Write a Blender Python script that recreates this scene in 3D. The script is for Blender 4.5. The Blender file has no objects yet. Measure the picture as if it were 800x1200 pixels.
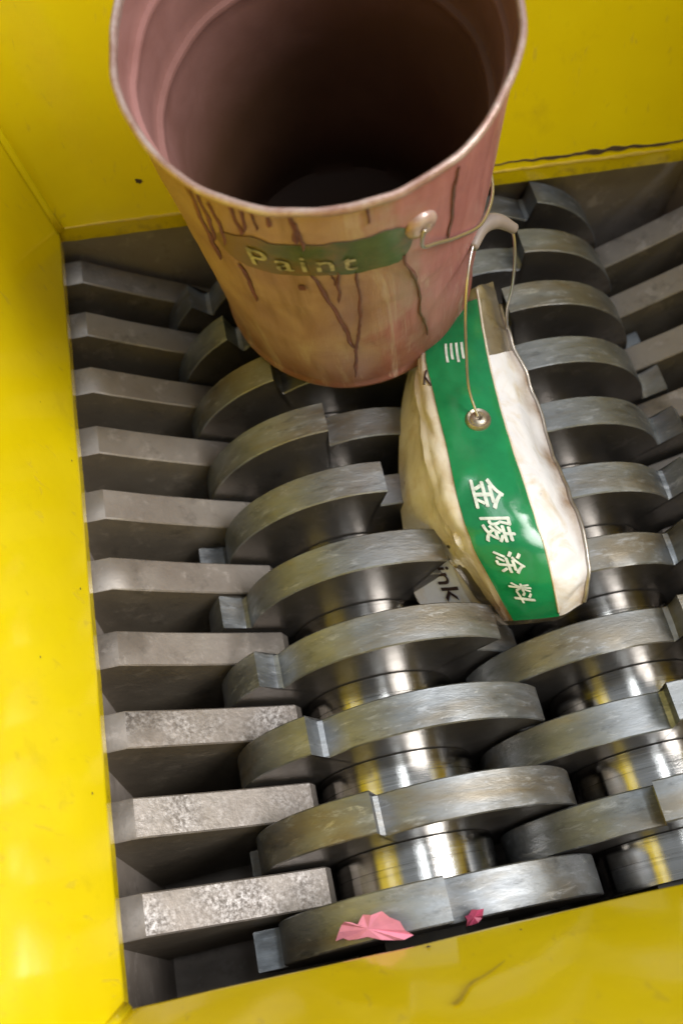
import bpy, bmesh, math, random
from mathutils import Vector, Matrix, noise
random.seed(7)

S = 0.87                      # drawing units -> metres (a 20 litre pail is 0.30 m across)
sc = bpy.context.scene
col = sc.collection

# ------------------------------------------------------------------ camera
CAM_F = Vector((0.11226, 0.45138, -0.88524)); CAM_U = Vector((0.16654, 0.86972, 0.46459)); CAM_R = Vector((0.97962, -0.19959, 0.02246))
CAM_H, FPX = 0.95, 1084.14
cd = bpy.data.cameras.new('camera'); cam = bpy.data.objects.new('camera', cd); col.objects.link(cam)
m = Matrix((CAM_R, CAM_U, -CAM_F)).transposed().to_4x4(); m.translation = Vector((0, 0, CAM_H)) * S
cam.matrix_world = m
cd.sensor_fit = 'VERTICAL'; cd.sensor_height = 36.0; cd.lens = FPX * 36.0 / 1200.0
cd.clip_start = 0.01; cd.clip_end = 100
cd.dof.use_dof = True; cd.dof.focus_distance = 1.0 * S; cd.dof.aperture_fstop = 3.6
sc.camera = cam

# ------------------------------------------------------------------ world, lamps, exposure
w = bpy.data.worlds.new('World'); sc.world = w; w.use_nodes = True
bg = w.node_tree.nodes['Background']; bg.inputs[0].default_value = (0.86, 0.94, 1.0, 1); bg.inputs[1].default_value = 0.38
def area(name, loc, target, sx, sy, power, colr):
    l = bpy.data.lights.new(name, 'AREA'); l.shape = 'RECTANGLE'; l.size = sx; l.size_y = sy; l.energy = power; l.color = colr
    o = bpy.data.objects.new(name, l); col.objects.link(o)
    o.location = loc
    d = (Vector(target) - Vector(loc)).normalized(); z = -d
    y = Vector((0, 1, 0)); x = y.cross(z).normalized(); y = z.cross(x)
    mm = Matrix((x, y, z)).transposed().to_4x4(); mm.translation = Vector(loc); o.matrix_world = mm
    return o
# hall lighting above the hopper: a broad roof light and a thin tube beside it
area('tube_light', (0.36, 0.40, 3.0), (0.36, 0.40, 0), 0.20, 2.5, 16, (0.88, 0.95, 1.0))
area('tube_light', (0.02, 0.40, 3.0), (0.02, 0.40, 0), 0.035, 2.5, 4, (0.88, 0.95, 1.0))
key = area('hall_light', (1.25, -0.25, 1.9), (-0.22, 0.02, 0.0), 1.0, 1.0, 9.5, (1.0, 0.985, 0.96))
key.data.spread = math.radians(62)
vs = sc.view_settings; vs.view_transform = 'Standard'; vs.look = 'None'; vs.gamma = 1.0; vs.exposure = 0.0; vs.use_curve_mapping = False

# ------------------------------------------------------------------ pixel helpers (photo is 800 x 1200)
def ray(px, py): return CAM_F + CAM_R * ((px - 400) / FPX) - CAM_U * ((py - 600) / FPX)
def at_z(px, py, z):
    d = ray(px, py); s = (z - CAM_H) / d.z
    return Vector((0, 0, CAM_H)) + d * s
def at_y(px, py, y):
    d = ray(px, py); return Vector((0, 0, CAM_H)) + d * (y / d.y)

# ------------------------------------------------------------------ object helpers
def mesh(name, verts, faces, mats, smooth=False, fmat=None, scale=S):
    me = bpy.data.meshes.new(name)
    me.from_pydata([tuple(Vector(v) * scale) for v in verts], [], faces)
    for mt in (mats if isinstance(mats, (list, tuple)) else [mats]): me.materials.append(mt)
    if fmat:
        for p, i in zip(me.polygons, fmat): p.material_index = i
    me.validate(); me.update()
    bm = bmesh.new(); bm.from_mesh(me); bmesh.ops.recalc_face_normals(bm, faces=bm.faces); bm.to_mesh(me); bm.free()
    if smooth is True:
        me.polygons.foreach_set('use_smooth', [True] * len(me.polygons))
    elif smooth:
        me.polygons.foreach_set('use_smooth', [True] * len(me.polygons))
        me.set_sharp_from_angle(angle=math.radians(smooth))
    return me
def link(name, me, parent=None, loc=(0, 0, 0), rot=(0, 0, 0)):
    o = bpy.data.objects.new(name, me); col.objects.link(o)
    o.parent = parent; o.location = Vector(loc) * S; o.rotation_euler = rot
    return o
def thing(name, label, cat, loc, group=None):
    o = bpy.data.objects.new(name, None); col.objects.link(o); o.location = Vector(loc) * S
    o.empty_display_size = 0.05
    o['label'] = label; o['category'] = cat
    if group: o['group'] = group
    return o
def tube(path, r, n=8, cap=True, radii=None):
    path = [Vector(p) for p in path]; V = []; Fc = []
    up = Vector((0, 0, 1)); prev = None
    for i, p in enumerate(path):
        t = (path[min(i + 1, len(path) - 1)] - path[max(i - 1, 0)]).normalized()
        if prev is None:
            a = t.cross(up)
            if a.length < 1e-3: a = t.cross(Vector((1, 0, 0)))
        else: a = prev - t * prev.dot(t)
        a.normalize(); prev = a; b = t.cross(a)
        rr = radii[i] if radii else r
        for k in range(n):
            q = 2 * math.pi * k / n; V.append(p + a * (rr * math.cos(q)) + b * (rr * math.sin(q)))
    for i in range(len(path) - 1):
        for k in range(n):
            Fc.append((i*n+k, i*n+(k+1) % n, (i+1)*n+(k+1) % n, (i+1)*n+k))
    if cap: Fc.append(tuple(range(n))); Fc.append(tuple((len(path)-1)*n+k for k in range(n)))
    return V, Fc
def smooth_path(P, sub=8):
    P = [Vector(p) for p in P]; out = []
    for i in range(len(P) - 1):
        a, b, c, d = P[max(i-1, 0)], P[i], P[i+1], P[min(i+2, len(P)-1)]
        for k in range(sub):
            t = k / sub
            out.append(0.5 * ((2*b) + (c-a)*t + (2*a-5*b+4*c-d)*t*t + (3*b-a-3*c+d)*t**3))
    out.append(P[-1]); return out

# ------------------------------------------------------------------ materials
def mat(name):
    mt = bpy.data.materials.new(name); mt.use_nodes = True
    nt = mt.node_tree; b = nt.nodes['Principled BSDF']
    return mt, nt, b
def N(nt, t, **kw):
    n = nt.nodes.new(t)
    for k, v in kw.items():
        if k in n.inputs: n.inputs[k].default_value = v
        else: setattr(n, k, v)
    return n
def L(nt, a, b): nt.links.new(a, b)
def tex_noise(nt, vec, scale, detail=5, rough=0.55, dist=0.0):
    n = N(nt, 'ShaderNodeTexNoise'); n.inputs['Scale'].default_value = scale; n.inputs['Detail'].default_value = detail
    n.inputs['Roughness'].default_value = rough; n.inputs['Distortion'].default_value = dist
    L(nt, vec, n.inputs['Vector']); return n.outputs['Fac']
def ramp(nt, fac, stops):
    r = N(nt, 'ShaderNodeValToRGB'); e = r.color_ramp.elements
    while len(e) < len(stops): e.new(0.5)
    for i, (p, c) in enumerate(stops):
        e[i].position = p; e[i].color = (c[0], c[1], c[2], 1) if isinstance(c, (tuple, list)) else (c, c, c, 1)
    L(nt, fac, r.inputs[0]); return r.outputs[0]
def mix(nt, fac, a, b):
    mx = N(nt, 'ShaderNodeMix'); mx.data_type = 'RGBA'
    if hasattr(fac, 'is_linked'): L(nt, fac, mx.inputs[0])
    else: mx.inputs[0].default_value = fac
    for s, v in ((6, a), (7, b)):
        if hasattr(v, 'is_linked'): L(nt, v, mx.inputs[s])
        else: mx.inputs[s].default_value = (v[0], v[1], v[2], 1)
    return mx.outputs[2]
def coords(nt, scale=(1, 1, 1), rand=True):
    tc = N(nt, 'ShaderNodeTexCoord'); mp = N(nt, 'ShaderNodeMapping'); mp.inputs['Scale'].default_value = scale
    L(nt, tc.outputs['Object'], mp.inputs['Vector'])
    if rand:
        oi = N(nt, 'ShaderNodeObjectInfo'); ml = N(nt, 'ShaderNodeMath', operation='MULTIPLY'); ml.inputs[1].default_value = 37.0
        L(nt, oi.outputs['Random'], ml.inputs[0]); L(nt, ml.outputs[0], mp.inputs['Location'])
    return mp.outputs['Vector']
def bump(nt, b, h, strength, dist=0.002):
    bp = N(nt, 'ShaderNodeBump'); bp.inputs['Strength'].default_value = strength; bp.inputs['Distance'].default_value = dist
    L(nt, h, bp.inputs['Height']); L(nt, bp.outputs[0], b.inputs['Normal']); return bp
def mathn(nt, op, a, b):
    n = N(nt, 'ShaderNodeMath', operation=op)
    for i, v in enumerate((a, b)):
        if hasattr(v, 'is_linked'): L(nt, v, n.inputs[i])
        else: n.inputs[i].default_value = v
    return n.outputs[0]

def make_yellow():
    mt, nt, b = mat('yellow_paint'); v = coords(nt, rand=False)
    big = tex_noise(nt, v, 5, 4); fine = tex_noise(nt, v, 90, 3); sp = tex_noise(nt, v, 46, 2, 0.4)
    c = ramp(nt, big, [(0.3, (0.75, 0.57, 0.003)), (0.7, (0.82, 0.645, 0.004))])
    dirt = ramp(nt, tex_noise(nt, v, 9, 8, 0.7), [(0.62, 0.0), (0.80, 0.35)])
    c = mix(nt, dirt, c, (0.42, 0.27, 0.02))
    spk = ramp(nt, sp, [(0.80, 0.0), (0.82, 1.0)])
    c = mix(nt, spk, c, (0.12, 0.07, 0.02))
    mp = N(nt, 'ShaderNodeMapping'); mp.inputs['Scale'].default_value = (30, 30, 3.0); mp.inputs['Rotation'].default_value = (0.3, 0.2, 0.0); L(nt, v, mp.inputs[0])
    scr = ramp(nt, tex_noise(nt, mp.outputs[0], 3.0, 4, 0.6, 0.5), [(0.63, 0.0), (0.70, 0.30)])
    c = mix(nt, scr, c, (0.50, 0.36, 0.06))
    sx = N(nt, 'ShaderNodeSeparateXYZ'); L(nt, v, sx.inputs[0])
    lip = mathn(nt, 'SUBTRACT', tex_noise(nt, v, 60, 6, 0.7), mathn(nt, 'MULTIPLY', sx.outputs['Z'], 9.0))
    c = mix(nt, ramp(nt, lip, [(0.42, 0.0), (0.62, 0.55)]), c, (0.34, 0.22, 0.03))
    L(nt, c, b.inputs['Base Color'])
    L(nt, ramp(nt, tex_noise(nt, v, 14, 5), [(0.3, 0.09), (0.75, 0.24)]), b.inputs['Roughness'])
    hsum = mathn(nt, 'ADD', mathn(nt, 'MULTIPLY', big, 2.0), mathn(nt, 'MULTIPLY', fine, 0.12))
    bump(nt, b, hsum, 0.22, 0.004)
    b.inputs['Specular IOR Level'].default_value = 0.5
    b.inputs['Coat Weight'].default_value = 0.45; b.inputs['Coat Roughness'].default_value = 0.08
    return mt
def make_steel(name, c1, c2, r0, r1, metal=1.0, stretch=(1, 1, 1), pit=0.0, bs=0.3, tint=None):
    mt, nt, b = mat(name); v = coords(nt, stretch)
    big = tex_noise(nt, v, 9, 6, 0.6, 0.3); med = tex_noise(nt, v, 38, 7, 0.7, 0.25); fine = tex_noise(nt, v, 190, 3, 0.6)
    c = ramp(nt, big, [(0.32, c1), (0.68, c2)])
    if tint: c = mix(nt, ramp(nt, tex_noise(nt, v, 4.5, 5, 0.6, 0.4), [(0.48, 0.0), (0.66, 0.75)]), c, tint)
    sc1 = ramp(nt, med, [(0.56, 0.0), (0.70, 0.6)])
    c = mix(nt, ramp(nt, tex_noise(nt, v, 26, 6, 0.7), [(0.56, 0.0), (0.70, 0.55)]), c, tuple(0.45*x for x in c1))
    c = mix(nt, sc1, c, (min(1, c2[0]*1.55), min(1, c2[1]*1.55), min(1, c2[2]*1.6)))
    if tint:
        c = mix(nt, ramp(nt, tex_noise(nt, v, 17, 8, 0.75, 0.8), [(0.60, 0.0), (0.72, 0.7)]), c, (0.60, 0.60, 0.60))
    if pit:
        msk = ramp(nt, tex_noise(nt, v, 11, 3), [(0.44, 0.0), (0.62, pit)])
        spk = ramp(nt, tex_noise(nt, v, 230, 4, 0.7), [(0.40, (0.10, 0.085, 0.075)), (0.56, (0.40, 0.37, 0.36)), (0.70, (0.68, 0.65, 0.65))])
        c = mix(nt, msk, c, spk)
    L(nt, c, b.inputs['Base Color']); b.inputs['Metallic'].default_value = metal
    L(nt, ramp(nt, med, [(0.3, r0), (0.75, r1)]), b.inputs['Roughness'])
    hs = mathn(nt, 'ADD', mathn(nt, 'MULTIPLY', med, 1.0), mathn(nt, 'MULTIPLY', fine, 0.35))
    bump(nt, b, hs, bs, 0.0015)
    return mt
def make_plain(name, c, rough=0.5, metal=0.0, var=0.15, scale=30, bs=0.15):
    mt, nt, b = mat(name); v = coords(nt)
    n1 = tex_noise(nt, v, scale, 6, 0.6)
    lo = tuple(x * (1 - var) for x in c); hi = tuple(min(1, x * (1 + var)) for x in c)
    L(nt, ramp(nt, n1, [(0.3, lo), (0.7, hi)]), b.inputs['Base Color'])
    b.inputs['Roughness'].default_value = rough; b.inputs['Metallic'].default_value = metal
    bump(nt, b, n1, bs, 0.001); return mt

M_yellow = make_yellow()
M_disc = make_steel('worn_cutter_steel', (0.19, 0.20, 0.212), (0.33, 0.345, 0.365), 0.40, 0.66, 0.92, (1, 3.5, 1), tint=(0.21, 0.165, 0.10))
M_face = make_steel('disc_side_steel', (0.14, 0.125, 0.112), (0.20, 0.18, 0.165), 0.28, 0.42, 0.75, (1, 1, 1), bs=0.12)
M_spacer = make_steel('polished_steel', (0.42, 0.40, 0.37), (0.52, 0.50, 0.48), 0.10, 0.20, 1.0, (0.4, 14, 0.4), bs=0.05)
M_bar = make_steel('comb_steel', (0.24, 0.205, 0.18), (0.33, 0.295, 0.265), 0.42, 0.62, 0.6, (1, 1, 1), pit=0.0, bs=0.3)
M_barside = make_steel('shaded_comb_side', (0.16, 0.13, 0.095), (0.24, 0.20, 0.15), 0.5, 0.7, 0.3, (1, 1, 1), bs=0.3)  # bar sides darker than the tops: shade between the bars put into the colour
M_pit = make_steel('pitted_comb_steel', (0.24, 0.205, 0.18), (0.34, 0.305, 0.28), 0.38, 0.60, 0.55, (1, 1, 1), pit=0.95, bs=0.5)
M_cham = make_steel('chamber_steel', (0.27, 0.225, 0.19), (0.38, 0.325, 0.285), 0.45, 0.65, 0.2, (1, 1, 1), bs=0.2)
M_dark = make_plain('dark_shaft_steel', (0.06, 0.055, 0.05), 0.45, 0.6)
M_wire = make_plain('galvanised_wire', (0.62, 0.58, 0.55), 0.32, 0.9)
M_grip = make_plain('grimy_grip_plastic', (0.27, 0.22, 0.20), 0.45)
M_lugm = make_plain('stamped_lug_metal', (0.42, 0.37, 0.30), 0.4, 0.8, 0.3, 120, 0.4)
M_green = make_plain('green_print', (0.009, 0.20, 0.068), 0.17, 0.0, 0.22, 26, 0.5)
M_ink = make_plain('dark_print', (0.045, 0.022, 0.02), 0.5)
M_wprint = make_plain('white_print', (0.62, 0.68, 0.62), 0.35, 0.0, 0.28, 140, 0.1)
M_drip = make_plain('dried_red_paint', (0.175, 0.062, 0.042), 0.32, 0.0, 0.25, 60, 0.2)
M_pink = make_plain('pink_plastic', (0.74, 0.27, 0.40), 0.5, 0.0, 0.15, 50, 0.3)
M_mag = make_plain('magenta_plastic', (0.42, 0.06, 0.13), 0.5, 0.0, 0.2, 50, 0.3)
M_crack = make_plain('cracked_sealant', (0.07, 0.045, 0.02), 0.8, 0.0, 0.4, 80, 0.5)
M_seal = make_plain('pale_sealant', (0.62, 0.44, 0.06), 0.5, 0.0, 0.2, 60, 0.4)

# ------------------------------------------------------------------ the hopper
XL, XR, YF, YB = -0.168, 0.735, 0.024, 0.961
SA, SBK, SF = 0.325, 0.35, 0.42            # outward slopes of side, back and front plates
Z1, Z2 = 0.022, 0.72
def ring(z, off=0.0):
    k = max(0.0, z - Z1)
    return [Vector((XL - SA*k - off, YF - SF*k - off, z)), Vector((XR + SA*k + off, YF - SF*k - off, z)),
            Vector((XR + SA*k + off, YB + SBK*k + off, z)), Vector((XL - SA*k - off, YB + SBK*k + off, z))]
hop = thing('shredder_hopper', 'yellow painted steel funnel hopper around the cutters', 'hopper', (XL, YF, 0))
HO = Vector((XL, YF, 0))
def wall_panel(i, j, name, lab):
    V = []; Fc = []; nu, zs = 48, [0.0, 0.003, Z1 - 0.002, Z1, Z1 + 0.004] + [Z1 + (Z2 - Z1) * (q / 30.0) for q in range(1, 31)]
    for off in (0.0, 0.010):
        for z in zs:
            r = ring(z, off); a, b = r[i], r[j]
            nrm = (b - a).cross(Vector((0, 0, 1))).normalized()
            for u in range(nu + 1):
                t = u / nu; p = a.lerp(b, t)
                if off == 0.0 and 0 < u < nu:
                    e = 0.0016 * noise.noise(p * 5.0) + 0.0006 * noise.noise(p * 23.0)
                    p = p + nrm * e
                    if z == 0.0 or z == 0.003: p.z += 0.0008 * noise.noise(Vector((p.x * 40, p.y * 40, i)))
                V.append(p - HO)
    W = nu + 1; H = len(zs)
    for s in range(2):
        o = s * W * H
        for a in range(H - 1):
            for u in range(nu): Fc.append((o+a*W+u, o+a*W+u+1, o+(a+1)*W+u+1, o+(a+1)*W+u))
    o = W * H
    for u in range(nu):
        Fc.append((u, u+1, o+u+1, o+u)); q = (H-1)*W; Fc.append((q+u, q+u+1, o+q+u+1, o+q+u))
    for a in range(H - 1):
        Fc.append((a*W, (a+1)*W, o+(a+1)*W, o+a*W)); q = nu; Fc.append((a*W+q, (a+1)*W+q, o+(a+1)*W+q, o+a*W+q))
    ob = link(name, mesh(name, V, Fc, M_yellow, 50), hop); ob['label'] = lab
    return ob
wl = wall_panel(3, 0, 'wall_panel', 'glossy yellow side plate beside the pitted comb bars')
wf = wall_panel(0, 1, 'wall_panel', 'yellow end plate with a dark scuff near the pink scrap')
wr = wall_panel(1, 2, 'wall_panel', 'yellow side plate opposite the glossy one')
wb = wall_panel(2, 3, 'wall_panel', 'yellow end plate with a cracked seam behind the bucket')
for c in range(4):                                        # weld fillets in the corners
    pts = [ring(Z1 + (Z2 - Z1) * q / 24.0)[c] - HO for q in range(25)]
    cen = Vector(((XL+XR)/2, (YF+YB)/2, 0)) - HO
    pts = [p + ((cen - p) * Vector((1, 1, 0))).normalized() * 0.001 for p in pts]
    V, Fc = tube(pts, 0.006, 8, True, [0.0065 * (1 + 0.25 * noise.noise(p * 60)) for p in pts])
    link('weld_bead', mesh('weld_bead', V, Fc, M_yellow, True), hop)
# the cracked seam along the back plate, in two strands
def strip_on_back(x0, x1, zc, wid, amp, mt, name, lift, seed, taper=True):
    V = []; Fc = []; n = 70
    for i in range(n + 1):
        t = i / n; x = x0 + (x1 - x0) * t
        z = zc + amp * noise.noise(Vector((x * 14, seed, 0))) + amp * 0.5 * noise.noise(Vector((x * 60, seed, 3)))
        wv = wid * (0.25 + 0.9 * abs(noise.noise(Vector((x * 30, seed, 9))))) * (min(1, 4*t, 4*(1-t)) if taper else 1)
        for s in (-1, 1):
            zz = z + s * wv; y = YB + SBK * max(0, zz - Z1) - lift
            V.append(Vector((x, y, zz)) - HO); V.append(Vector((x, y + lift + 0.002, zz)) - HO)
    for i in range(n):
        a = i * 4; b = a + 4
        Fc += [(a, a+2, b+2, b), (a, b, b+1, a+1), (a+2, a+3, b+3, b+2)]
    link(name, mesh(name, V, Fc, mt, False), wb)
strip_on_back(0.43, 0.733, Z1 + 0.013, 0.0042, 0.004, M_crack, 'seam_crack', 0.0024, 1.0)
strip_on_back(0.42, 0.70, Z1 + 0.003, 0.0030, 0.002, M_seal, 'seam_sealant', 0.0030, 2.0)
strip_on_back(-0.160, 0.05, Z1 + 0.003, 0.0022, 0.001, M_seal, 'seam_sealant', 0.0028, 5.0)
def chip(P, nrm, r, mt, parent, name='paint_chip', ax=None, asp=1.0):
    nrm = nrm.normalized(); a = (ax or nrm.cross(Vector((0.3, 0.2, 1)))).normalized(); b = nrm.cross(a)
    V = [P + nrm * 0.0012]; n = 14
    for k in range(n):
        q = 2*math.pi*k/n; rr = r * (0.65 + 0.6 * random.random()); V.append(P + a*(rr*asp*math.cos(q)) + b*(rr*math.sin(q)) + nrm*0.0006)
    Fc = [(0, 1+k, 1+(k+1) % n) for k in range(n)]
    link(name, mesh(name, [v - HO for v in V], Fc, mt), parent)
nb = Vector((0, -1, SBK)).normalized()
def on_back(px, py):
    d = ray(px, py); s = (YB + SBK*(CAM_H - Z1)) / (d.y - SBK*d.z); return Vector((0, 0, CAM_H)) + d*s
def on_front(px, py):
    d = ray(px, py); s = (YF - SF*(CAM_H - Z1)) / (d.y + SF*d.z); return Vector((0, 0, CAM_H)) + d*s
def on_left(px, py):
    d = ray(px, py); s = (XL - SA*(CAM_H - Z1)) / (d.x + SA*d.z); return Vector((0, 0, CAM_H)) + d*s
chip(on_back(163, 212), nb, 0.0038, M_crack, wb, asp=1.5)
nf = Vector((0, 1, SF)).normalized(); nl = Vector((1, 0, SA)).normalized()
M_scuff = make_plain('rubbed_scuff', (0.40, 0.29, 0.02), 0.55, 0.0, 0.3, 90, 0.3)
SC = smooth_path([on_front(*q) for q in ((533, 1180), (541, 1172), (548, 1160), (556, 1152), (566, 1147), (578, 1139), (592, 1128))], 6); V = []; Fc = []
for i, p in enumerate(SC):
    t = i/(len(SC)-1); d = (SC[min(i+1, len(SC)-1)] - SC[max(i-1, 0)]).normalized(); q = nf.cross(d)
    wv = 0.0030*(1 - t)**0.7*(0.5 + 0.9*abs(noise.noise(Vector((i*0.35, 0, 0))))) + 0.0003
    V += [p - q*wv + nf*0.0020 - HO, p + q*wv + nf*0.0020 - HO]
Fc = [(2*i, 2*i+1, 2*i+3, 2*i+2) for i in range(len(SC)-1)]
link('scuff_mark', mesh('scuff_mark', V, Fc, M_scuff), wf)
chip(on_front(502, 1110), nf, 0.0022, M_crack, wf); chip(on_front(610, 1090), nf, 0.0014, M_crack, wf)
for px, py in ((84, 540), (94, 690), (47, 770), (108, 930), (88, 470)):
    chip(on_left(px, py), nl, 0.0010, M_crack, wl, asp=1.4)

# ------------------------------------------------------------------ cutting chamber with comb bars
ch = thing('cutting_chamber', 'grey steel cutting chamber with rows of comb bars along both sides', 'cutting chamber', (XL, YF, -0.5))
CO = Vector((XL, YF, -0.5))
def box(x0, x1, y0, y1, z0, z1):
    V = [Vector((x, y, z)) for x in (x0, x1) for y in (y0, y1) for z in (z0, z1)]
    return V, [(0, 1, 3, 2), (4, 6, 7, 5), (0, 4, 5, 1), (2, 3, 7, 6), (0, 2, 6, 4), (1, 5, 7, 3)]
for nm, b in (('side_plate', (-0.215, -0.190, 0.0, 1.03, -0.5, -0.002)), ('side_plate', (0.757, 0.782, 0.0, 1.03, -0.5, -0.002)),
              ('end_plate', (-0.189, 0.756, -0.004, 0.021, -0.5, -0.002)), ('end_plate', (-0.189, 0.756, 0.990, 1.015, -0.5, -0.002)),
              ('bottom_plate', (-0.215, 0.782, -0.004, 1.03, -0.515, -0.501))):
    V, Fc = box(*b); link(nm, mesh(nm, [v - CO for v in V], Fc, M_cham), ch)

R_, DROP, ZC, PT, TH = 0.199, 0.036, -0.202, 0.0938, 0.0425
XCL, XCR = 0.139, 0.447
RS = 0.094
def bar_profile():
    P = [(-0.192, -0.050), (-0.154, -0.046)]
    # sloping face, worn a little hollow
    for k in range(1, 9):
        t = k / 8; P.append((-0.154 + 0.186 * t, -0.046 - 0.100 * t - 0.003 * math.sin(math.pi * t)))
    for k in range(1, 12):                                   # hollow end round the collar
        x0 = math.atan2(-0.146 - ZC, 0.032 - XCL); a = x0 + k / 11 * 1.1
        P.append((XCL + 0.1085 * math.cos(a), ZC + 0.1085 * math.sin(a)))
    P += [(-0.05, -0.40), (-0.192, -0.44)]
    return P
BP = bar_profile()
def bar_mesh(mt, mirror, seed):
    t, c = TH - 0.001, 0.0016; n = len(BP); V = []; cx = sum(p[0] for p in BP)/n; cz = sum(p[1] for p in BP)/n
    for y, ins in ((0, c), (c, 0), (t - c, 0), (t, c)):
        for k, (x, z) in enumerate(BP):
            a = Vector(BP[k-1]); b = Vector(BP[(k+1) % n]); d = (b - a).normalized(); nn = Vector((-d.y, d.x))
            wv = 0.0011 * noise.noise(Vector((x * 60, z * 60 + y * 90, seed)))
            q = Vector((x, z)) - nn * (ins + abs(wv) + (0.0022*max(0, noise.noise(Vector((x*130, y*60, seed+7.0))) - 0.25) if ins == 0 else 0))
            xx = q.x if not mirror else (XCL + XCR) - q.x
            V.append(Vector((xx, y, q.y)))
    Fc = []
    for s in range(3):
        for k in range(n): Fc.append((s*n+k, s*n+(k+1) % n, (s+1)*n+(k+1) % n, (s+1)*n+k))
    Fc.append(tuple(range(n))); Fc.append(tuple(3*n+k for k in range(n)))
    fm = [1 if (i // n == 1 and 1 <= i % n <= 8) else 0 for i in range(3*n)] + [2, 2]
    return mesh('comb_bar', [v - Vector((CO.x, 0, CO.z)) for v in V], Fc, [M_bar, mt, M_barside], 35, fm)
YL0, YR0 = 0.0364, 0.0836          # near faces of the nearest disc on each shaft
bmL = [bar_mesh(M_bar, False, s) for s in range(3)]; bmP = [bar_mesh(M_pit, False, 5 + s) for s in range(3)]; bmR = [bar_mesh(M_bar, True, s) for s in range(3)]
for k in range(10):
    o = link('comb_bar', (bmP[k] if k < 3 else bmL[k % 3]), ch, (0, YR0 + PT*k + 0.0005 - YF, 0))
    if k < 3: o['label'] = 'comb bar with a pale pitted top'
for k in range(10):
    link('comb_bar', bmR[k % 3], ch, (0, YL0 + PT*k + 0.0005 - YF, 0))

# ------------------------------------------------------------------ cutter shafts
def disc_profile(sign):
    P = []; D = math.radians
    for tth in range(4):
        base = 90 * tth
        # root fillet just ahead of the previous tip, then the rising back up to this tip
        for th, r in ((-90.0 - 1.6, R_ - DROP + 0.012), (-90.0 - 1.2, R_ - DROP + 0.004), (-90 + 0.6, R_ - DROP + 0.0005)):
            P.append((th + base, r))
        for k in range(1, 25):
            s = k / 24; th = -90 + 0.6 + s * 89.4
            P.append((th + base, R_ - DROP + DROP * (1 - (1 - s) ** 2.1)))
    return [(sign * r * math.sin(D(th)), r * math.cos(D(th))) for th, r in P]
def disc_mesh(sign):
    P = disc_profile(sign); n = len(P); c = 0.0014; V = []; Fc = []; fm = []
    def inset(k, d):
        x, z = P[k]; r = math.hypot(x, z); return (x*(r-d)/r, z*(r-d)/r)
    rings = [(0.0, 0.06, True), (0.0, c, False), (c, 0, False), (TH/2, 0, False), (TH - c, 0, False), (TH, c, False), (TH, 0.06, True)]
    for y, d, hub in rings:
        for k in range(n):
            x, z = P[k]
            if hub: r = math.hypot(x, z); q = (x*0.085/r, z*0.085/r)
            else:
                e = d + abs(0.0007 * noise.noise(Vector((x*70, y*120, z*70)))) + 0.007*max(0, noise.noise(Vector((x*85, y*300, z*85))) - 0.38)
                q = inset(k, e)
            V.append(Vector((q[0], y, q[1])))
    for s in range(len(rings) - 1):
        for k in range(n):
            Fc.append((s*n+k, s*n+(k+1) % n, (s+1)*n+(k+1) % n, (s+1)*n+k)); fm.append(1 if s in (0, 5) else 0)
    s = len(rings) - 1
    for k in range(n): Fc.append((s*n+k, s*n+(k+1) % n, (k+1) % n, k)); fm.append(1)
    return mesh('cutter_disc', V, Fc, [M_disc, M_face], 28, fm)
def spacer_mesh():
    g = PT - TH - 0.0006; n = 72; V = []; Fc = []
    prof = [(0.0, 0.084), (0.0, RS - 0.0012), (0.0010, RS), (g*0.52, RS), (g*0.525, RS - 0.0009), (g*0.540, RS - 0.0009), (g*0.545, RS - 0.0002), (g - 0.001, RS - 0.0002), (g, RS - 0.0014), (g, 0.084)]
    for y, r in prof:
        for k in range(n):
            q = 2*math.pi*k/n; V.append(Vector((r*math.sin(q), y, r*math.cos(q))))
    for s in range(len(prof) - 1):
        for k in range(n): Fc.append((s*n+k, s*n+(k+1) % n, (s+1)*n+(k+1) % n, (s+1)*n+k))
    return mesh('spacer_collar', V, Fc, M_spacer, 30)
def core_mesh(length):
    V = []; n = 6
    for y in (0, length):
        for k in range(n):
            q = 2*math.pi*k/n + 0.3; V.append(Vector((0.088*math.sin(q), y, 0.088*math.cos(q))))
    return mesh('shaft_core', V, [(k, (k+1) % n, n+(k+1) % n, n+k) for k in range(n)] + [tuple(range(n)), tuple(range(n, 2*n))], M_dark)
SPM = spacer_mesh(); DL = disc_mesh(1); DR = disc_mesh(-1); CM = core_mesh(0.985)
PH0, DPH = math.radians(89.7), math.radians(15.5)
PRR, DPR = math.radians(14.5), math.radians(14.0)
for side, xc, y0, dm in (('L', XCL, YL0, DL), ('R', XCR, YR0, DR)):
    lab = ('steel cutter shaft between the pitted comb bars and the crushed bucket' if side == 'L'
           else 'steel cutter shaft under the rim side of the crushed bucket')
    t = thing('cutter_shaft', lab, 'cutter shaft', (xc, 0.013, ZC), 'pair of shredder cutter shafts')
    link('shaft_core', CM, t)
    for k in range(10):
        ang = PH0 - k*DPH if side == 'L' else PRR - (9 - k)*DPR
        link('cutter_disc', dm, t, (0, y0 + PT*k - 0.013, 0), (0, ang, 0))
        if k < 9 or side == 'L': link('spacer_collar', SPM, t, (0, y0 + PT*k + TH + 0.0003 - 0.013, 0), (0, 0.7*k, 0))
    if side == 'R': link('spacer_collar', SPM, t, (0, y0 - (PT - TH) + 0.0003 - 0.013, 0))

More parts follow.
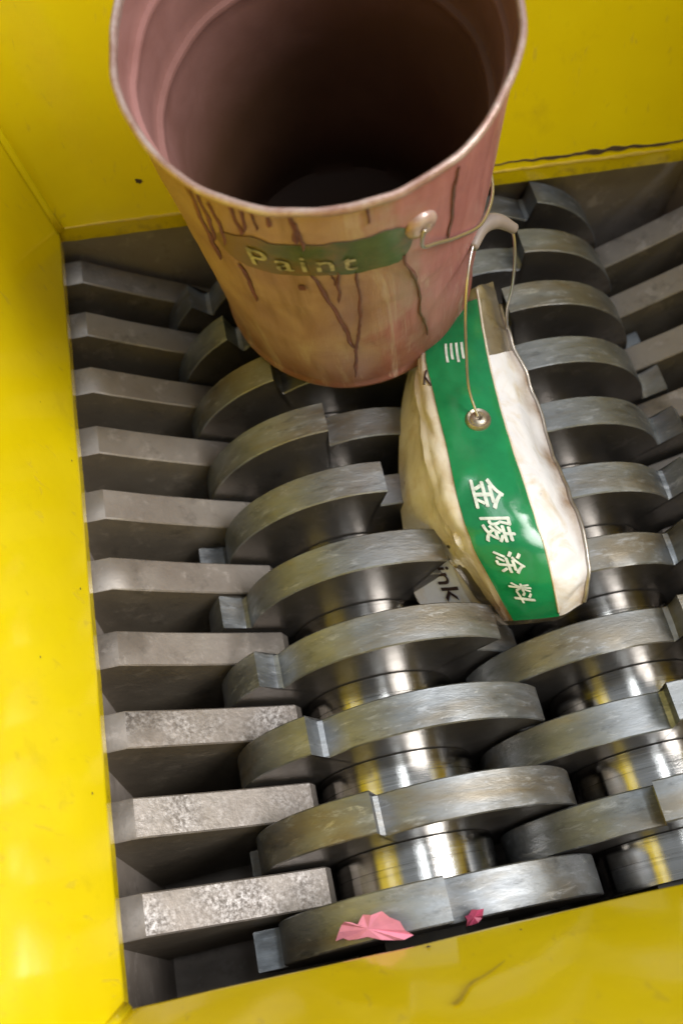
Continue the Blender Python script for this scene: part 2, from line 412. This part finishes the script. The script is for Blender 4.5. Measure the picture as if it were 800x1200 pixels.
# ------------------------------------------------------------------ paint bucket standing on the cutters
def text_mesh(txt, size_thick=0.0, spacing=1.0):
    cu = bpy.data.curves.new('lettering', 'FONT'); cu.body = txt; cu.size = 1.0; cu.offset = size_thick; cu.resolution_u = 3; cu.space_character = spacing
    ob = bpy.data.objects.new('lettering', cu); col.objects.link(ob)
    dg = bpy.context.evaluated_depsgraph_get(); dg.update()
    me = bpy.data.meshes.new_from_object(ob.evaluated_get(dg)); bpy.data.objects.remove(ob)
    bm = bmesh.new(); bm.from_mesh(me); bmesh.ops.triangulate(bm, faces=bm.faces)
    for _ in range(3):
        e = [x for x in bm.edges if x.calc_length() > 0.12]
        if e: bmesh.ops.subdivide_edges(bm, edges=e, cuts=1); bmesh.ops.triangulate(bm, faces=bm.faces)
    V = [v.co.copy() for v in bm.verts]; bm.verts.index_update(); Fc = [tuple(v.index for v in f.verts) for f in bm.faces]; bm.free()
    bpy.data.meshes.remove(me); return V, Fc

BN = Vector((-0.1455, -0.2338, 0.9613)); BA = Vector((0.9887, 0, 0.1496)); BB = Vector((-0.0350, 0.9723, 0.2312)); BBASE = Vector((0.1942, 0.8091, 0.0361)) - BN*0.003
BH, BR0, BR1 = 0.441, 0.1566, 0.172
def make_bucket_mat():
    mt, nt, b = mat('stained_bucket_enamel'); tc = N(nt, 'ShaderNodeTexCoord'); v = tc.outputs['Object']
    sx = N(nt, 'ShaderNodeSeparateXYZ'); L(nt, v, sx.inputs[0])
    big = tex_noise(nt, v, 12, 6, 0.6, 0.5)
    mp = N(nt, 'ShaderNodeMapping'); mp.inputs['Scale'].default_value = (1, 1, 0.12); L(nt, v, mp.inputs[0])
    runs = tex_noise(nt, mp.outputs[0], 55, 5, 0.6)
    c = ramp(nt, big, [(0.3, (0.34, 0.18, 0.145)), (0.5, (0.47, 0.295, 0.255)), (0.72, (0.56, 0.395, 0.35))])
    c = mix(nt, ramp(nt, runs, [(0.52, 0.0), (0.72, 0.55)]), c, (0.22, 0.115, 0.055))
    # spilled red-pink paint down one side
    side = mathn(nt, 'ADD', mathn(nt, 'MULTIPLY', sx.outputs['X'], 6.0), mathn(nt, 'MULTIPLY', mathn(nt, 'SUBTRACT', big, 0.5), 1.3))
    side = mathn(nt, 'ADD', side, mathn(nt, 'MULTIPLY', mathn(nt, 'SUBTRACT', runs, 0.5), 0.8))
    pk = ramp(nt, side, [(-0.25, 0.0), (0.30, 1.0)])
    c = mix(nt, pk, c, ramp(nt, runs, [(0.35, (0.34, 0.12, 0.12)), (0.65, (0.46, 0.20, 0.195))]))
    low = mathn(nt, 'ADD', mathn(nt, 'MULTIPLY', sx.outputs['Z'], -9.0), mathn(nt, 'MULTIPLY', big, 1.2))
    c = mix(nt, ramp(nt, mathn(nt, 'ADD', low, 0.25), [(0.0, 0.0), (0.75, 0.85)]), c, (0.25, 0.085, 0.065))
    # ochre-brown on the other side: its shade and yellow bounce painted in
    oc = mathn(nt, 'ADD', mathn(nt, 'MULTIPLY', sx.outputs['X'], -9.0), mathn(nt, 'MULTIPLY', runs, 1.0))
    c = mix(nt, ramp(nt, mathn(nt, 'SUBTRACT', oc, 0.75), [(0.15, 0.0), (0.85, 0.7)]), c, (0.27, 0.15, 0.08))
    L(nt, c, b.inputs['Base Color']); b.inputs['Roughness'].default_value = 0.36
    pale = ramp(nt, tex_noise(nt, mp.outputs[0], 24, 7, 0.7, 1.2), [(0.57, 0.0), (0.70, 0.7)])
    L(nt, mix(nt, pale, c, (0.58, 0.46, 0.40)), b.inputs['Base Color'])
    L(nt, ramp(nt, big, [(0.3, 0.28), (0.7, 0.55)]), b.inputs['Roughness'])
    bump(nt, b, mathn(nt, 'ADD', runs, big), 0.45, 0.003); return mt
def make_inside_mat():
    mt, nt, b = mat('paint_coated_inside'); v = coords(nt, rand=False)
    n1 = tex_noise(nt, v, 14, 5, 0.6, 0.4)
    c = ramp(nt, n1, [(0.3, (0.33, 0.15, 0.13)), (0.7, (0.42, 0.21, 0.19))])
    sx = N(nt, 'ShaderNodeSeparateXYZ'); L(nt, v, sx.inputs[0])          # paint residue; the darkening with depth and to one side is painted shade
    inner_shade = mathn(nt, 'ADD', mathn(nt, 'MULTIPLY', sx.outputs['Z'], 1.0), mathn(nt, 'MULTIPLY', n1, 0.06))
    inner_shade = mathn(nt, 'ADD', inner_shade, mathn(nt, 'MULTIPLY', sx.outputs['X'], -0.55))
    c = mix(nt, ramp(nt, inner_shade, [(0.22, 1.0), (0.46, 0.0)]), c, (0.115, 0.055, 0.028))
    c = mix(nt, ramp(nt, sx.outputs['Z'], [(0.010, 1.0), (0.10, 0.0)]), c, (0.030, 0.014, 0.007))   # residue in the bottom, darkened further with the shade of the depth
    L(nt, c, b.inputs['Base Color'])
    b.inputs['Roughness'].default_value = 0.7; b.inputs['Specular IOR Level'].default_value = 0.25; bump(nt, b, n1, 0.3, 0.003); return mt
def make_rim_mat():
    mt, nt, b = mat('paint_smeared_rim'); v = coords(nt, rand=False)
    n1 = tex_noise(nt, v, 40, 6, 0.7)
    L(nt, ramp(nt, n1, [(0.3, (0.30, 0.15, 0.12)), (0.5, (0.44, 0.29, 0.25)), (0.7, (0.58, 0.47, 0.43))]), b.inputs['Base Color'])
    b.inputs['Metallic'].default_value = 0.25; b.inputs['Roughness'].default_value = 0.30; bump(nt, b, n1, 0.35, 0.002); return mt
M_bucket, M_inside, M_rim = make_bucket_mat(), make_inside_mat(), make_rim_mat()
bk = thing('paint_bucket', 'upright open paint bucket with pink stains and dark drips', 'bucket', BBASE)
bk.rotation_euler = Matrix((BA, BB, BN)).transposed().to_euler()
def brad(z): return BR0 + (BR1 - BR0) * z / BH
def bpos(deg, z, off=0.0):
    r = brad(z) + off + dent(deg, z); a = math.radians(deg); return Vector((r*math.cos(a), r*math.sin(a), z))
def dent(deg, z):
    a = math.radians(deg); p = Vector((math.cos(a)*2.2, math.sin(a)*2.2, z*7))
    edge = min(1, max(0, (z - 0.0)/0.02))
    return (0.0035 * noise.noise(p) + 0.0012 * noise.noise(p*3.1)) * edge
def lathe(prof, n, mats, name, parent, fm=None, dented=True):
    V = []; Fc = []; mi = []
    for r, z in prof:
        for k in range(n):
            dg_ = 360.0*k/n; q = math.radians(dg_); rr = r + (dent(dg_, max(0, min(BH, z))) if dented else 0)
            V.append(Vector((rr*math.cos(q), rr*math.sin(q), z)))
    for s in range(len(prof) - 1):
        for k in range(n): Fc.append((s*n+k, s*n+(k+1) % n, (s+1)*n+(k+1) % n, (s+1)*n+k)); mi.append(fm[s] if fm else 0)
    return V, Fc, mi
outer = [(BR0 - 0.014, 0.006), (BR0 - 0.006, 0.001), (BR0 + 0.001, 0.0), (BR0 + 0.003, 0.004), (BR0 + 0.002, 0.009), (brad(0.013), 0.013)]
for k in range(1, 40):
    z = 0.013 + (0.431 - 0.013) * k / 39; b_ = 0.0022 * math.exp(-((z - 0.405)/0.004)**2) + 0.002 * math.exp(-((z - 0.245)/0.004)**2)
    outer.append((brad(z) + b_, z))
V, Fc, mi = lathe(outer, 120, None, '', None)
link('bucket_wall', mesh('bucket_wall', V, Fc, M_bucket, True), bk)
inner = [(0.001, 0.010), (BR0*0.6, 0.009), (BR0 - 0.022, 0.010), (BR0 - 0.014, 0.016)]
for k in range(1, 30): z = 0.016 + (0.322 - 0.016)*k/29; inner.append((brad(z) - 0.0125, z))
inner += [(brad(.326) - .0138, .326), (brad(.330) - .0146, .329), (brad(.334) - .0138, .332), (brad(.334) - .0085, .3335), (brad(.338) - .0070, .338)]
for k in range(1, 7): z = 0.338 + (0.386 - 0.338)*k/6; inner.append((brad(z) - 0.0070, z))
inner += [(brad(.390) - .0082, .390), (brad(.393) - .0088, .393), (brad(.396) - .0080, .3955), (brad(.397) - .0036, .397), (brad(.401) - .0022, .401)]
for k in range(1, 5): z = 0.401 + (0.432 - 0.401)*k/4; inner.append((brad(z) - 0.0020, z))
V, Fc, mi = lathe(inner, 120, None, '', None)
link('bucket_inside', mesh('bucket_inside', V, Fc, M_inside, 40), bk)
rimp = []
for k in range(17):
    q = 2*math.pi*k/16; rimp.append((brad(BH) + 0.0005 + 0.0036*math.cos(q), 0.4355 + 0.0046*math.sin(q)))
rimp = [(brad(0.4285) + 0.0002, 0.4285)] + rimp[12:17] + rimp[1:10] + [(brad(0.42) - 0.001, 0.424)]
V, Fc, mi = lathe(rimp, 120, None, '', None)
V = [v + Vector((0, 0, 0.0012 * noise.noise(v * 40))) for v in V]
link('rolled_rim', mesh('rolled_rim', V, Fc, M_rim, True), bk)
# printed band and word
def make_band_mat():
    mt, nt, b = mat('stained_green_print'); v = coords(nt, rand=False)
    n1 = tex_noise(nt, v, 22, 6, 0.65, 0.5); n2 = tex_noise(nt, v, 60, 4)
    sx = N(nt, 'ShaderNodeSeparateXYZ'); L(nt, v, sx.inputs[0])
    c = ramp(nt, n2, [(0.3, (0.055, 0.085, 0.025)), (0.7, (0.085, 0.13, 0.04))])
    c = mix(nt, ramp(nt, n1, [(0.50, 0.0), (0.66, 0.75)]), c, (0.22, 0.13, 0.06))
    lx = mathn(nt, 'ADD', mathn(nt, 'MULTIPLY', sx.outputs['X'], -12.0), mathn(nt, 'MULTIPLY', n1, 1.6))
    c = mix(nt, ramp(nt, mathn(nt, 'SUBTRACT', lx, 1.0), [(0.15, 0.0), (0.8, 0.85)]), c, (0.23, 0.125, 0.03))
    L(nt, c, b.inputs['Base Color']); b.inputs['Roughness'].default_value = 0.36; bump(nt, b, n1, 0.3, 0.002); return mt
M_band = make_band_mat()
def bucket_patch(a0, a1, zlo, zhi, off, mt, name, na=60, nz=6, label=None):
    V = []; Fc = []
    for i in range(na + 1):
        dgr = a0 + (a1 - a0)*i/na; lo = zlo(dgr) if callable(zlo) else zlo; hi = zhi(dgr) if callable(zhi) else zhi
        for k in range(nz + 1): V.append(bpos(dgr, lo + (hi - lo)*k/nz, off))
    W = nz + 1
    for i in range(na):
        for k in range(nz): Fc.append((i*W+k, i*W+k+1, (i+1)*W+k+1, (i+1)*W+k))
    o = link(name, mesh(name, V, Fc, mt, True), bk)
    if label: o['label'] = label
    return o
def endcap(d): return max(0.0, min(1.0, (d + 136)/8, (-74.5 - d)/5))**0.5
bucket_patch(-136, -74.5, lambda d: 0.353 - 0.033*endcap(d) + 0.0012*noise.noise(Vector((d*0.4, 0, 0))),
             lambda d: 0.353 + endcap(d)*(0.030 + 0.007*noise.noise(Vector((d*0.16, 5, 0)))), 0.0011, M_band, 'printed_band', label='grimy green printed band')
V0, F0 = text_mesh('Paint', 0.004, 1.22)
wx = max(v.x for v in V0) ; kx = 1.0 / wx
def warp(v):
    t = v.x * kx; return bpos(-126.0 + 33.5*t, 0.3325 + v.y*0.050*(1 - 0.12*t), 0.0024)
M_faded, _nt, _b = mat('faded_white_print'); _v = coords(_nt, rand=False)
L(_nt, ramp(_nt, tex_noise(_nt, _v, 75, 5, 0.65), [(0.40, (0.13, 0.11, 0.045)), (0.56, (0.50, 0.46, 0.33))]), _b.inputs['Base Color']); _b.inputs['Roughness'].default_value = 0.4
link('lettering', mesh('lettering', [warp(v) for v in V0], F0, M_faded), bk)
# dried drips
def drip(pts, wid, name='paint_drip'):
    P = smooth_path([Vector((a, z, 0)) for a, z in pts], 10); V = []; Fc = []
    for i, p in enumerate(P):
        t = i/(len(P)-1); p = p + Vector((1.3*noise.noise(Vector((p.y*22, pts[0][0], 1))) + 0.5*noise.noise(Vector((p.y*70, pts[0][0], 5))), 0, 0)); wv = wid*(0.75 + 0.35*t + 0.75*noise.noise(Vector((p.y*45, pts[0][0], 2)))) * min(1, 6*(1 - t) + 0.15)
        for s, o in ((-1, 0.0009), (0, 0.0026), (1, 0.0009)): V.append(bpos(p.x + math.degrees(s*wv/brad(p.y)), p.y, o))
    for i in range(len(P) - 1):
        for k in range(2): Fc.append((i*3+k, i*3+k+1, i*3+k+4, i*3+k+3))
    link(name, mesh(name, V, Fc, M_drip, True), bk)
drip([(-107.5, 0.322), (-104, 0.265), (-101, 0.214), (-97.5, 0.15), (-96.5, 0.125)], 0.0021)
drip([(-92.8, 0.322), (-93, 0.26), (-95, 0.18), (-97.5, 0.09), (-99, 0.04)], 0.0020)
drip([(-98.4, 0.325), (-99.3, 0.29), (-100.5, 0.255)], 0.0016)
drip([(-77.5, 0.33), (-74, 0.27), (-70.5, 0.213), (-68, 0.15), (-66.2, 0.09)], 0.0018)
for a, z0, z1, wd in ((-140, .43, .30, .003), (-137, .425, .345, .0022), (-120, .43, .40, .0016), (-116, .428, .41, .002), (-88, .43, .405, .0016), (-131, .318, .23, .0026), (-126, .43, .385, .0022), (-123.5, .43, .395, .0018), (-109, .43, .385, .0026), (-108, .42, .372, .0014), (-133, .42, .35, .002), (-101, .318, .296, .0012), (-60, .42, .30, .0016)):
    drip([(a, z0), (a + 0.3, (z0+z1)/2), (a + 0.2, z1)], wd)
bucket_patch(-112.5, -110.2, 0.286, 0.297, 0.0016, M_drip, 'paint_spot', 6, 4)
# lugs and wire bail
def lug(deg, z):
    P = bpos(deg, z); a = math.radians(deg); ax = Vector((math.cos(a), math.sin(a), 0.0)); u = Vector((-math.sin(a), math.cos(a), 0)); vv = Vector((0, 0, 1))
    V = []; Fc = []; n = 20; prof = [(0.016, -0.002), (0.0155, 0.003), (0.012, 0.006), (0.007, 0.007), (0.004, 0.0055), (0.0001, 0.005)]
    for r, h in prof:
        for k in range(n): q = 2*math.pi*k/n; V.append(P + ax*h + u*(r*math.cos(q)) + vv*(r*math.sin(q)))
    for s in range(len(prof)-1):
        for k in range(n): Fc.append((s*n+k, s*n+(k+1) % n, (s+1)*n+(k+1) % n, (s+1)*n+k))
    return V, Fc
for dgr in (-72.0, 108.0):
    V, Fc = lug(dgr, 0.368); link('handle_lug', mesh('handle_lug', V, Fc, M_rim, True), bk)
bp = [(-72, .368, .007), (-73, .345, .009), (-67, .325, .006), (-55, .285, .004), (-37, .235, .004), (-12, .195, .006), (18, .182, .008), (48, .205, .006), (80, .28, .006), (98, .34, .008), (108, .368, .007)]
V, Fc = tube(smooth_path([bpos(a, z, o) for a, z, o in bp], 8), 0.0019, 8)
link('wire_handle', mesh('wire_handle', V, Fc, M_wire, True), bk)

# ------------------------------------------------------------------ crushed bucket lying on the cutters
ROWS = [
 [(512, 372, -.030), (522, 362, -.01), (534, 352, .010), (558, 336, .035), (577, 330, .010)],
 [(484, 420, -.035), (493, 412, .005), (500, 404, .035), (567, 396, .052), (592, 388, .030)],
 [(471, 470, -.040), (490, 468, .022), (509, 465, .047), (583, 464, .052), (624, 464, .000)],
 [(467, 530, -.045), (497, 526, .024), (523, 522, .048), (600, 523, .052), (645, 521, -.010)],
 [(468, 585, -.055), (505, 584, .018), (537, 587, .045), (620, 584, .048), (665, 580, .000)],
 [(474, 634, -.092), (524, 636, -.018), (553, 637, .026), (637, 640, .030), (686, 640, .000)],
 [(482, 688, -.104), (544, 680, -.055), (576, 682, -.006), (648, 686, .000), (689, 680, -.012)],
 [(505, 728, -.135), (572, 728, -.095), (602, 727, -.055), (655, 722, -.045), (683, 706, -.035)]]
CG = [[at_z(*c) for c in row] for row in ROWS]
CBO = at_z(575, 560, -0.06)
def cr(a, b, c, d, t): return 0.5*((2*b) + (c-a)*t + (2*a-5*b+4*c-d)*t*t + (3*b-a-3*c+d)*t**3)
def csurf(u, v):          # u 0..4 across (2..3 is the band), v 0..7 along
    iv = min(6, max(0, int(v))); tv = v - iv; colp = []
    for j in range(5):
        g = lambda i: CG[min(7, max(0, i))][j]
        colp.append(cr(g(iv-1), g(iv), g(iv+1), g(iv+2), tv))
    iu = min(3, max(0, int(u))); tu = u - iu; h = lambda i: colp[min(4, max(0, i))]
    a, b, c, d = h(iu-1), h(iu), h(iu+1), h(iu+2)
    if iu == 0: a = 2*b - c
    if iu == 3: d = 2*c - b
    return cr(a, b, c, d, tu)
def cnorm(u, v):
    e = 0.03; du = csurf(min(4, u+e), v) - csurf(max(0, u-e), v); dv = csurf(u, min(7, v+e)) - csurf(u, max(0, v-e))
    n = du.cross(dv).normalized()
    return n if n.z > 0 else -n
CREASES = [((0.1, 1.7), (2.1, 3.1), .0065, .34), ((0.0, 4.5), (2.0, 3.3), .0060, .30), ((0.9, 0.8), (1.25, 5.2), -.0045, .22), ((0.4, 5.3), (2.4, 4.7), .0050, .26),
           ((2.9, 2.0), (4.1, 3.1), .0060, .30), ((2.9, 4.7), (4.1, 3.9), .0055, .28), ((3.0, 5.9), (4.1, 5.2), .0060, .28), ((3.4, 1.2), (3.5, 6.6), -.0040, .22),
           ((2.0, 1.5), (3.1, 2.1), .0035, .26), ((1.9, 3.4), (3.0, 3.1), .0030, .24), ((1.8, 6.6), (3.2, 5.9), .0040, .28), ((3.1, 6.7), (4.1, 6.0), .0050, .25)]
def cfin(u, v, off=0.0):
    p = csurf(u, v); n = cnorm(u, v); k = min(1, u/0.4)
    w_ = 0.0035*noise.noise(p*14) + 0.0012*noise.noise(p*42)
    if u > 3: w_ += (u - 3)*0.0035*noise.noise(p*34)
    if u < 2: w_ += 0.0022*noise.noise(Vector((u*1.3, v*0.9, 4)))*(2 - u)
    fold = abs(noise.noise(Vector((u*1.1 + 3.1, v*0.75, 1.7))))
    w_ += 0.0025*(0.22 - min(0.22, fold))*(1.0 if u < 2 or u > 3 else 0.55)
    for (ua, va), (ub, vb), dp, wd in CREASES:
        dx, dy = ub - ua, vb - va; ll = dx*dx + dy*dy; t = ((u - ua)*dx + (v - va)*dy)/ll
        tt = max(0, min(1, t)); dd = math.hypot(u - ua - tt*dx, v - va - tt*dy)
        w_ -= 0.6*dp*max(0.0, 1 - dd/wd)*math.sin(math.pi*min(0.97, max(0.03, t)))
    ridge = math.exp(-((u - 0.9 - 0.06*v)/0.10)**2)*0.003*max(0, math.sin(v*0.9))
    return p + n*(w_*k + ridge + off)
def make_shell_mat(name, c1, c2, stain, spots):
    mt, nt, b = mat(name); v = coords(nt, rand=False)
    n1 = tex_noise(nt, v, 16, 6, 0.6, 0.6); n2 = tex_noise(nt, v, 55, 5, 0.65)
    c = ramp(nt, n1, [(0.3, c1), (0.65, c2)])
    c = mix(nt, ramp(nt, tex_noise(nt, v, 22, 5, 0.6, 0.8), [(0.50, 0.0), (0.72, 0.8)]), c, stain)
    c = mix(nt, ramp(nt, n2, [(0.66, 0.0), (0.72, 0.8)]), c, spots)
    at = N(nt, 'ShaderNodeAttribute'); at.attribute_name = 'grime'
    g = mathn(nt, 'MULTIPLY', at.outputs['Fac'], mathn(nt, 'ADD', 0.35, n2))
    c = mix(nt, ramp(nt, g, [(0.10, 0.0), (0.75, 0.95)]), c, (0.23, 0.13, 0.055))
    L(nt, c, b.inputs['Base Color']); b.inputs['Roughness'].default_value = 0.22; bump(nt, b, mathn(nt, 'ADD', n1, n2), 0.35, 0.003); return mt
M_cream = make_shell_mat('cream_enamel', (0.68, 0.60, 0.49), (0.79, 0.73, 0.64), (0.60, 0.46, 0.29), (0.50, 0.38, 0.25))
M_white = make_shell_mat('white_enamel', (0.72, 0.71, 0.76), (0.82, 0.81, 0.84), (0.60, 0.47, 0.30), (0.36, 0.34, 0.42))
M_bare = make_steel('bare_tin', (0.30, 0.26, 0.22), (0.46, 0.42, 0.38), 0.28, 0.45, 0.8, (1, 1, 1), bs=0.3)
cb = thing('crushed_bucket', 'crushed cream bucket with a green band of white characters', 'bucket', CBO)
NU, NV = 80, 140
V = []; Fc = []; fm = []
us = [4.0*i/NU for i in range(NU + 1)]; vsq = [7.0*j/NV for j in range(NV + 1)]
for v in vsq:
    row = [cfin(u, v) for u in us]
    back = []
    for i, u in enumerate(us):                     # the flattened far side of the shell
        s = u/4; depth = 0.052*math.sin(math.pi*min(1, max(0, s)))**0.6*min(1, 0.25 + (v + 0.0)*0.9, 0.25 + (7 - v)*0.7)
        p = row[i]; back.append(p - Vector((0, 0, 0.0015 + depth)) + Vector((0, 0, 0.003*noise.noise(p*30))))
    V += row + back[::-1]
W = 2*(NU + 1)
for j in range(NV):
    for i in range(W):
        k = (i + 1) % W
        Fc.append((j*W+i, j*W+k, (j+1)*W+k, (j+1)*W+i))
        u = us[i] if i <= NU else 0; v = vsq[j]
        if i < NU: fm.append(1 if (u >= 3 and v > 1.28) else (2 if u >= 3 or v < 0.5 else 0))
        else: fm.append(2)
Fc.append(tuple(range(W))); fm.append(2); Fc.append(tuple(NV*W + i for i in range(W))); fm.append(2)
shell = mesh('bucket_shell', [p - CBO for p in V], Fc, [M_cream, M_white, M_bare], 24, fm)
ga = shell.attributes.new('grime', 'FLOAT', 'POINT'); gv = []
for j in range(NV + 1):
    for i in range(W):
        u = us[i] if i <= NU else us[W - 1 - i]; v = vsq[j]; q = V[j*W + i]
        g = 0.9*math.exp(-((4 - u)/0.30)**2) + 0.55*math.exp(-((u - 2.0)/0.10)**2) + 0.75*math.exp(-((7 - v)/0.55)**2)*(1 if u < 2 else 0.5) + 0.4*math.exp(-((u - 1.7)/0.5)**2)*max(0, min(1, (v - 3.5)/2))
        gv.append(max(0, min(1, g*(0.75 + 0.7*noise.noise(q*28)))))
ga.data.foreach_set('value', gv)
link('bucket_shell', shell, cb)
def cpatch(u0, u1, v0, v1, off, mt, name, nu=16, nv=80, label=None):
    V = []; Fc = []
    for j in range(nv + 1):
        for i in range(nu + 1): V.append(cfin(u0 + (u1 - u0)*i/nu, v0 + (v1 - v0)*j/nv, off) - CBO)
    for j in range(nv):
        for i in range(nu): a = j*(nu+1)+i; Fc.append((a, a+1, a+nu+2, a+nu+1))
    o = link(name, mesh(name, V, Fc, mt, True), cb)
    if label: o['label'] = label
    return o
cpatch(2.0, 3.0, 0.35, 6.97, 0.0012, M_green, 'printed_band', 20, 110, 'bright green band')
for c_, v_, s_ in (('\u91d1', 3.90, 1.0), ('\u9675', 4.65, 1.0), ('\u6d82', 5.42, 0.95), ('\u6599', 6.18, 0.85)):
    V0, F0 = text_mesh(c_, 0.0)
    x0, x1 = min(v.x for v in V0), max(v.x for v in V0); y0, y1 = min(v.y for v in V0), max(v.y for v in V0)
    P = []
    for q in V0:
        a = (q.x - (x0+x1)/2)/(x1-x0); b = (q.y - (y0+y1)/2)/(y1-y0)
        P.append(cfin(2.44 + 0.42*s_*b, v_ + 0.62*s_*a, 0.0026) - CBO)
    V3 = []; F3 = []                              # bold strokes: the character struck several times, slightly shifted
    for e, (da, db) in enumerate(((0, 0), (0.022, 0.0), (-0.022, 0.0), (0.0, 0.022), (0.0, -0.022))):
        F3 += [tuple(i + len(V3) for i in f) for f in F0]
        for q in V0:
            a = (q.x - (x0+x1)/2)/(x1-x0) + da; b = (q.y - (y0+y1)/2)/(y1-y0) + db
            V3.append(cfin(2.45 + 0.38*s_*b, v_ + 0.57*s_*a, 0.0022 + 0.00012*e) - CBO)
    link('lettering', mesh('lettering', V3, F3, M_wprint), cb)
for i in range(4): cpatch(2.36 + 0.075*i, 2.395 + 0.075*i, 1.06, 1.40 - 0.05*(i % 2), 0.0024, M_wprint, 'print_line', 2, 8)
V0, F0 = text_mesh('ink', 0.010); xm = max(v.x for v in V0)
link('lettering', mesh('lettering', [cfin(0.52 + 0.46*v.y, 5.55 + 0.85*v.x/xm, 0.0030) - CBO for v in V0], F0, M_ink), cb)
cpatch(0.02, 0.90, 5.45, 6.75, 0.0013, M_white, 'white_patch', 12, 24, 'torn white patch with dark letters')
# curled rim along the mouth and the seam between cream side and band
V, Fc = tube([cfin(4.0, 0.6 + 6.3*k/90, 0.001) - CBO for k in range(91)], 0.0026, 8)
link('rolled_rim', mesh('rolled_rim', V, Fc, M_bare, True), cb)
V, Fc = tube([cfin(3.0, 0.1 + 6.7*k/90, 0.0012) - CBO for k in range(91)], 0.0015, 6)
link('band_edge', mesh('band_edge', V, Fc, M_cream, True), cb)
# torn nick
for a, b in (((1.72, 1.75), (1.95, 1.50)), ((1.86, 1.62), (1.97, 1.78))):
    V, Fc = tube([cfin(a[0] + (b[0]-a[0])*k/6, a[1] + (b[1]-a[1])*k/6, 0.001) - CBO for k in range(7)], 0.0012, 6)
    link('torn_nick', mesh('torn_nick', V, Fc, M_ink, True), cb)
# lug
LV = 2.46; LU = 2.60
P0 = cfin(LU, LV, 0.0); n0 = cnorm(LU, LV); u0 = n0.cross(Vector((0, 1, 0))).normalized(); v0 = n0.cross(u0)
V = []; Fc = []; n = 24; prof = [(0.0150, -0.003), (0.0150, 0.003), (0.0128, 0.0058), (0.0100, 0.0045), (0.0085, 0.0062), (0.0045, 0.0070), (0.0028, 0.0050), (0.0001, 0.0030)]
for r, h in prof:
    for k in range(n): q = 2*math.pi*k/n; V.append(P0 + n0*h + u0*(r*math.cos(q)) + v0*(r*math.sin(q)) - CBO)
for s in range(len(prof)-1):
    for k in range(n): Fc.append((s*n+k, s*n+(k+1) % n, (s+1)*n+(k+1) % n, (s+1)*n+k))
link('handle_lug', mesh('handle_lug', V, Fc, M_lugm, 40), cb)
wp = [P0 + n0*0.006] + [at_z(*q) for q in ((549, 455, .085), (546, 410, .13), (545, 370, .17), (547, 330, .205), (552, 295, .225), (562, 270, .23), (580, 258, .225), (598, 266, .21), (603, 295, .18), (600, 335, .13), (594, 362, .08))] + [cfin(3.98, 1.0, 0.0)]
V, Fc = tube([p - CBO for p in smooth_path(wp, 8)], 0.0017, 8)
link('wire_handle', mesh('wire_handle', V, Fc, M_wire, True), cb)
gp = smooth_path([at_z(553, 290, .2255), at_z(564, 266, .230), at_z(582, 259, .225), at_z(602, 268, .208)], 8)
V, Fc = tube([p - CBO for p in gp], 0.01, 14, True, [0.0060 + 0.0030*math.sin(math.pi*min(1, i/(len(gp)-1)*1.1)) for i in range(len(gp))])
link('handle_grip', mesh('handle_grip', V, Fc, M_grip, True), cb)

# ------------------------------------------------------------------ pink plastic scraps caught on the cutter nearest the scuffed plate
def scrap(name, label, outline, y, z_off, th=0.003):
    P = [at_y(px, py, y) for px, py in outline]
    c = sum(P, Vector())/len(P)
    return P, c
def scrap_on_disc(label, outline, lift, mt):
    cen = (sum(p[0] for p in outline)/len(outline), sum(p[1] for p in outline)/len(outline))
    P = []
    for k, (px, py) in enumerate(outline):
        p = at_z(px, py, -0.02); P.append(p)
    # drop every corner on the worn rim of the disc: radius from the shaft axis
    out = []
    for k, (px, py) in enumerate(outline):
        d = ray(px, py); best = None; s = 0.6
        while s < 1.6:
            q = Vector((0, 0, CAM_H)) + d*s
            th = math.degrees(math.atan2(q.x - XCL, q.z - ZC)); ph = (th - 89.7) % 90; rr = R_ - DROP + DROP*(1 - (1 - ph/90)**2.1)
            if math.hypot(q.x - XCL, q.z - ZC) <= rr + lift[k]: best = q; break
            s += 0.0008
        out.append(best or at_z(px, py, -0.05))
    c = sum(out, Vector())/len(out) ; base = c.copy()
    o2 = []
    for k in range(len(out)):
        a_, b_ = out[k], out[(k+1) % len(out)]; o2 += [a_, a_.lerp(b_, 0.5) + Vector((random.uniform(-.002, .002), random.uniform(-.002, .002), random.uniform(0, .004)))]
    out = o2
    n = len(out); V = [c + Vector((0, 0, 0.006))] + [p + Vector((0, 0, 0.003)) for p in out] + [c - Vector((0, 0, 0.004))] + [p - Vector((0, 0, 0.001)) for p in out]
    Fc = [(0, 1+k, 1+(k+1) % n) for k in range(n)] + [(n+1, n+2+(k+1) % n, n+2+k) for k in range(n)] + [(1+k, n+2+k, n+2+(k+1) % n, 1+(k+1) % n) for k in range(n)]
    o = link('plastic_scrap', mesh('plastic_scrap', [v - base for v in V], Fc, mt, False), None, base)
    o['label'] = label; o['category'] = 'scrap'; o['group'] = 'pink scraps on the cutter'
    return o
scrap_on_disc('larger folded pink plastic scrap on the cutter by the scuffed yellow plate',
              [(393, 1103), (400, 1084), (411, 1081), (413, 1090), (425, 1072), (447, 1068), (468, 1080), (484, 1096), (462, 1102), (430, 1098), (408, 1102)], [.002, .008, .012, .004, .014, .016, .012, .003, .003, .005, .002], M_pink)
scrap_on_disc('tiny pink scrap beside the larger pink one on the cutter',
              [(544, 1074), (552, 1066), (566, 1065), (564, 1076), (553, 1084), (546, 1086)], [.002, .006, .005, .003, .002, .002], M_mag)
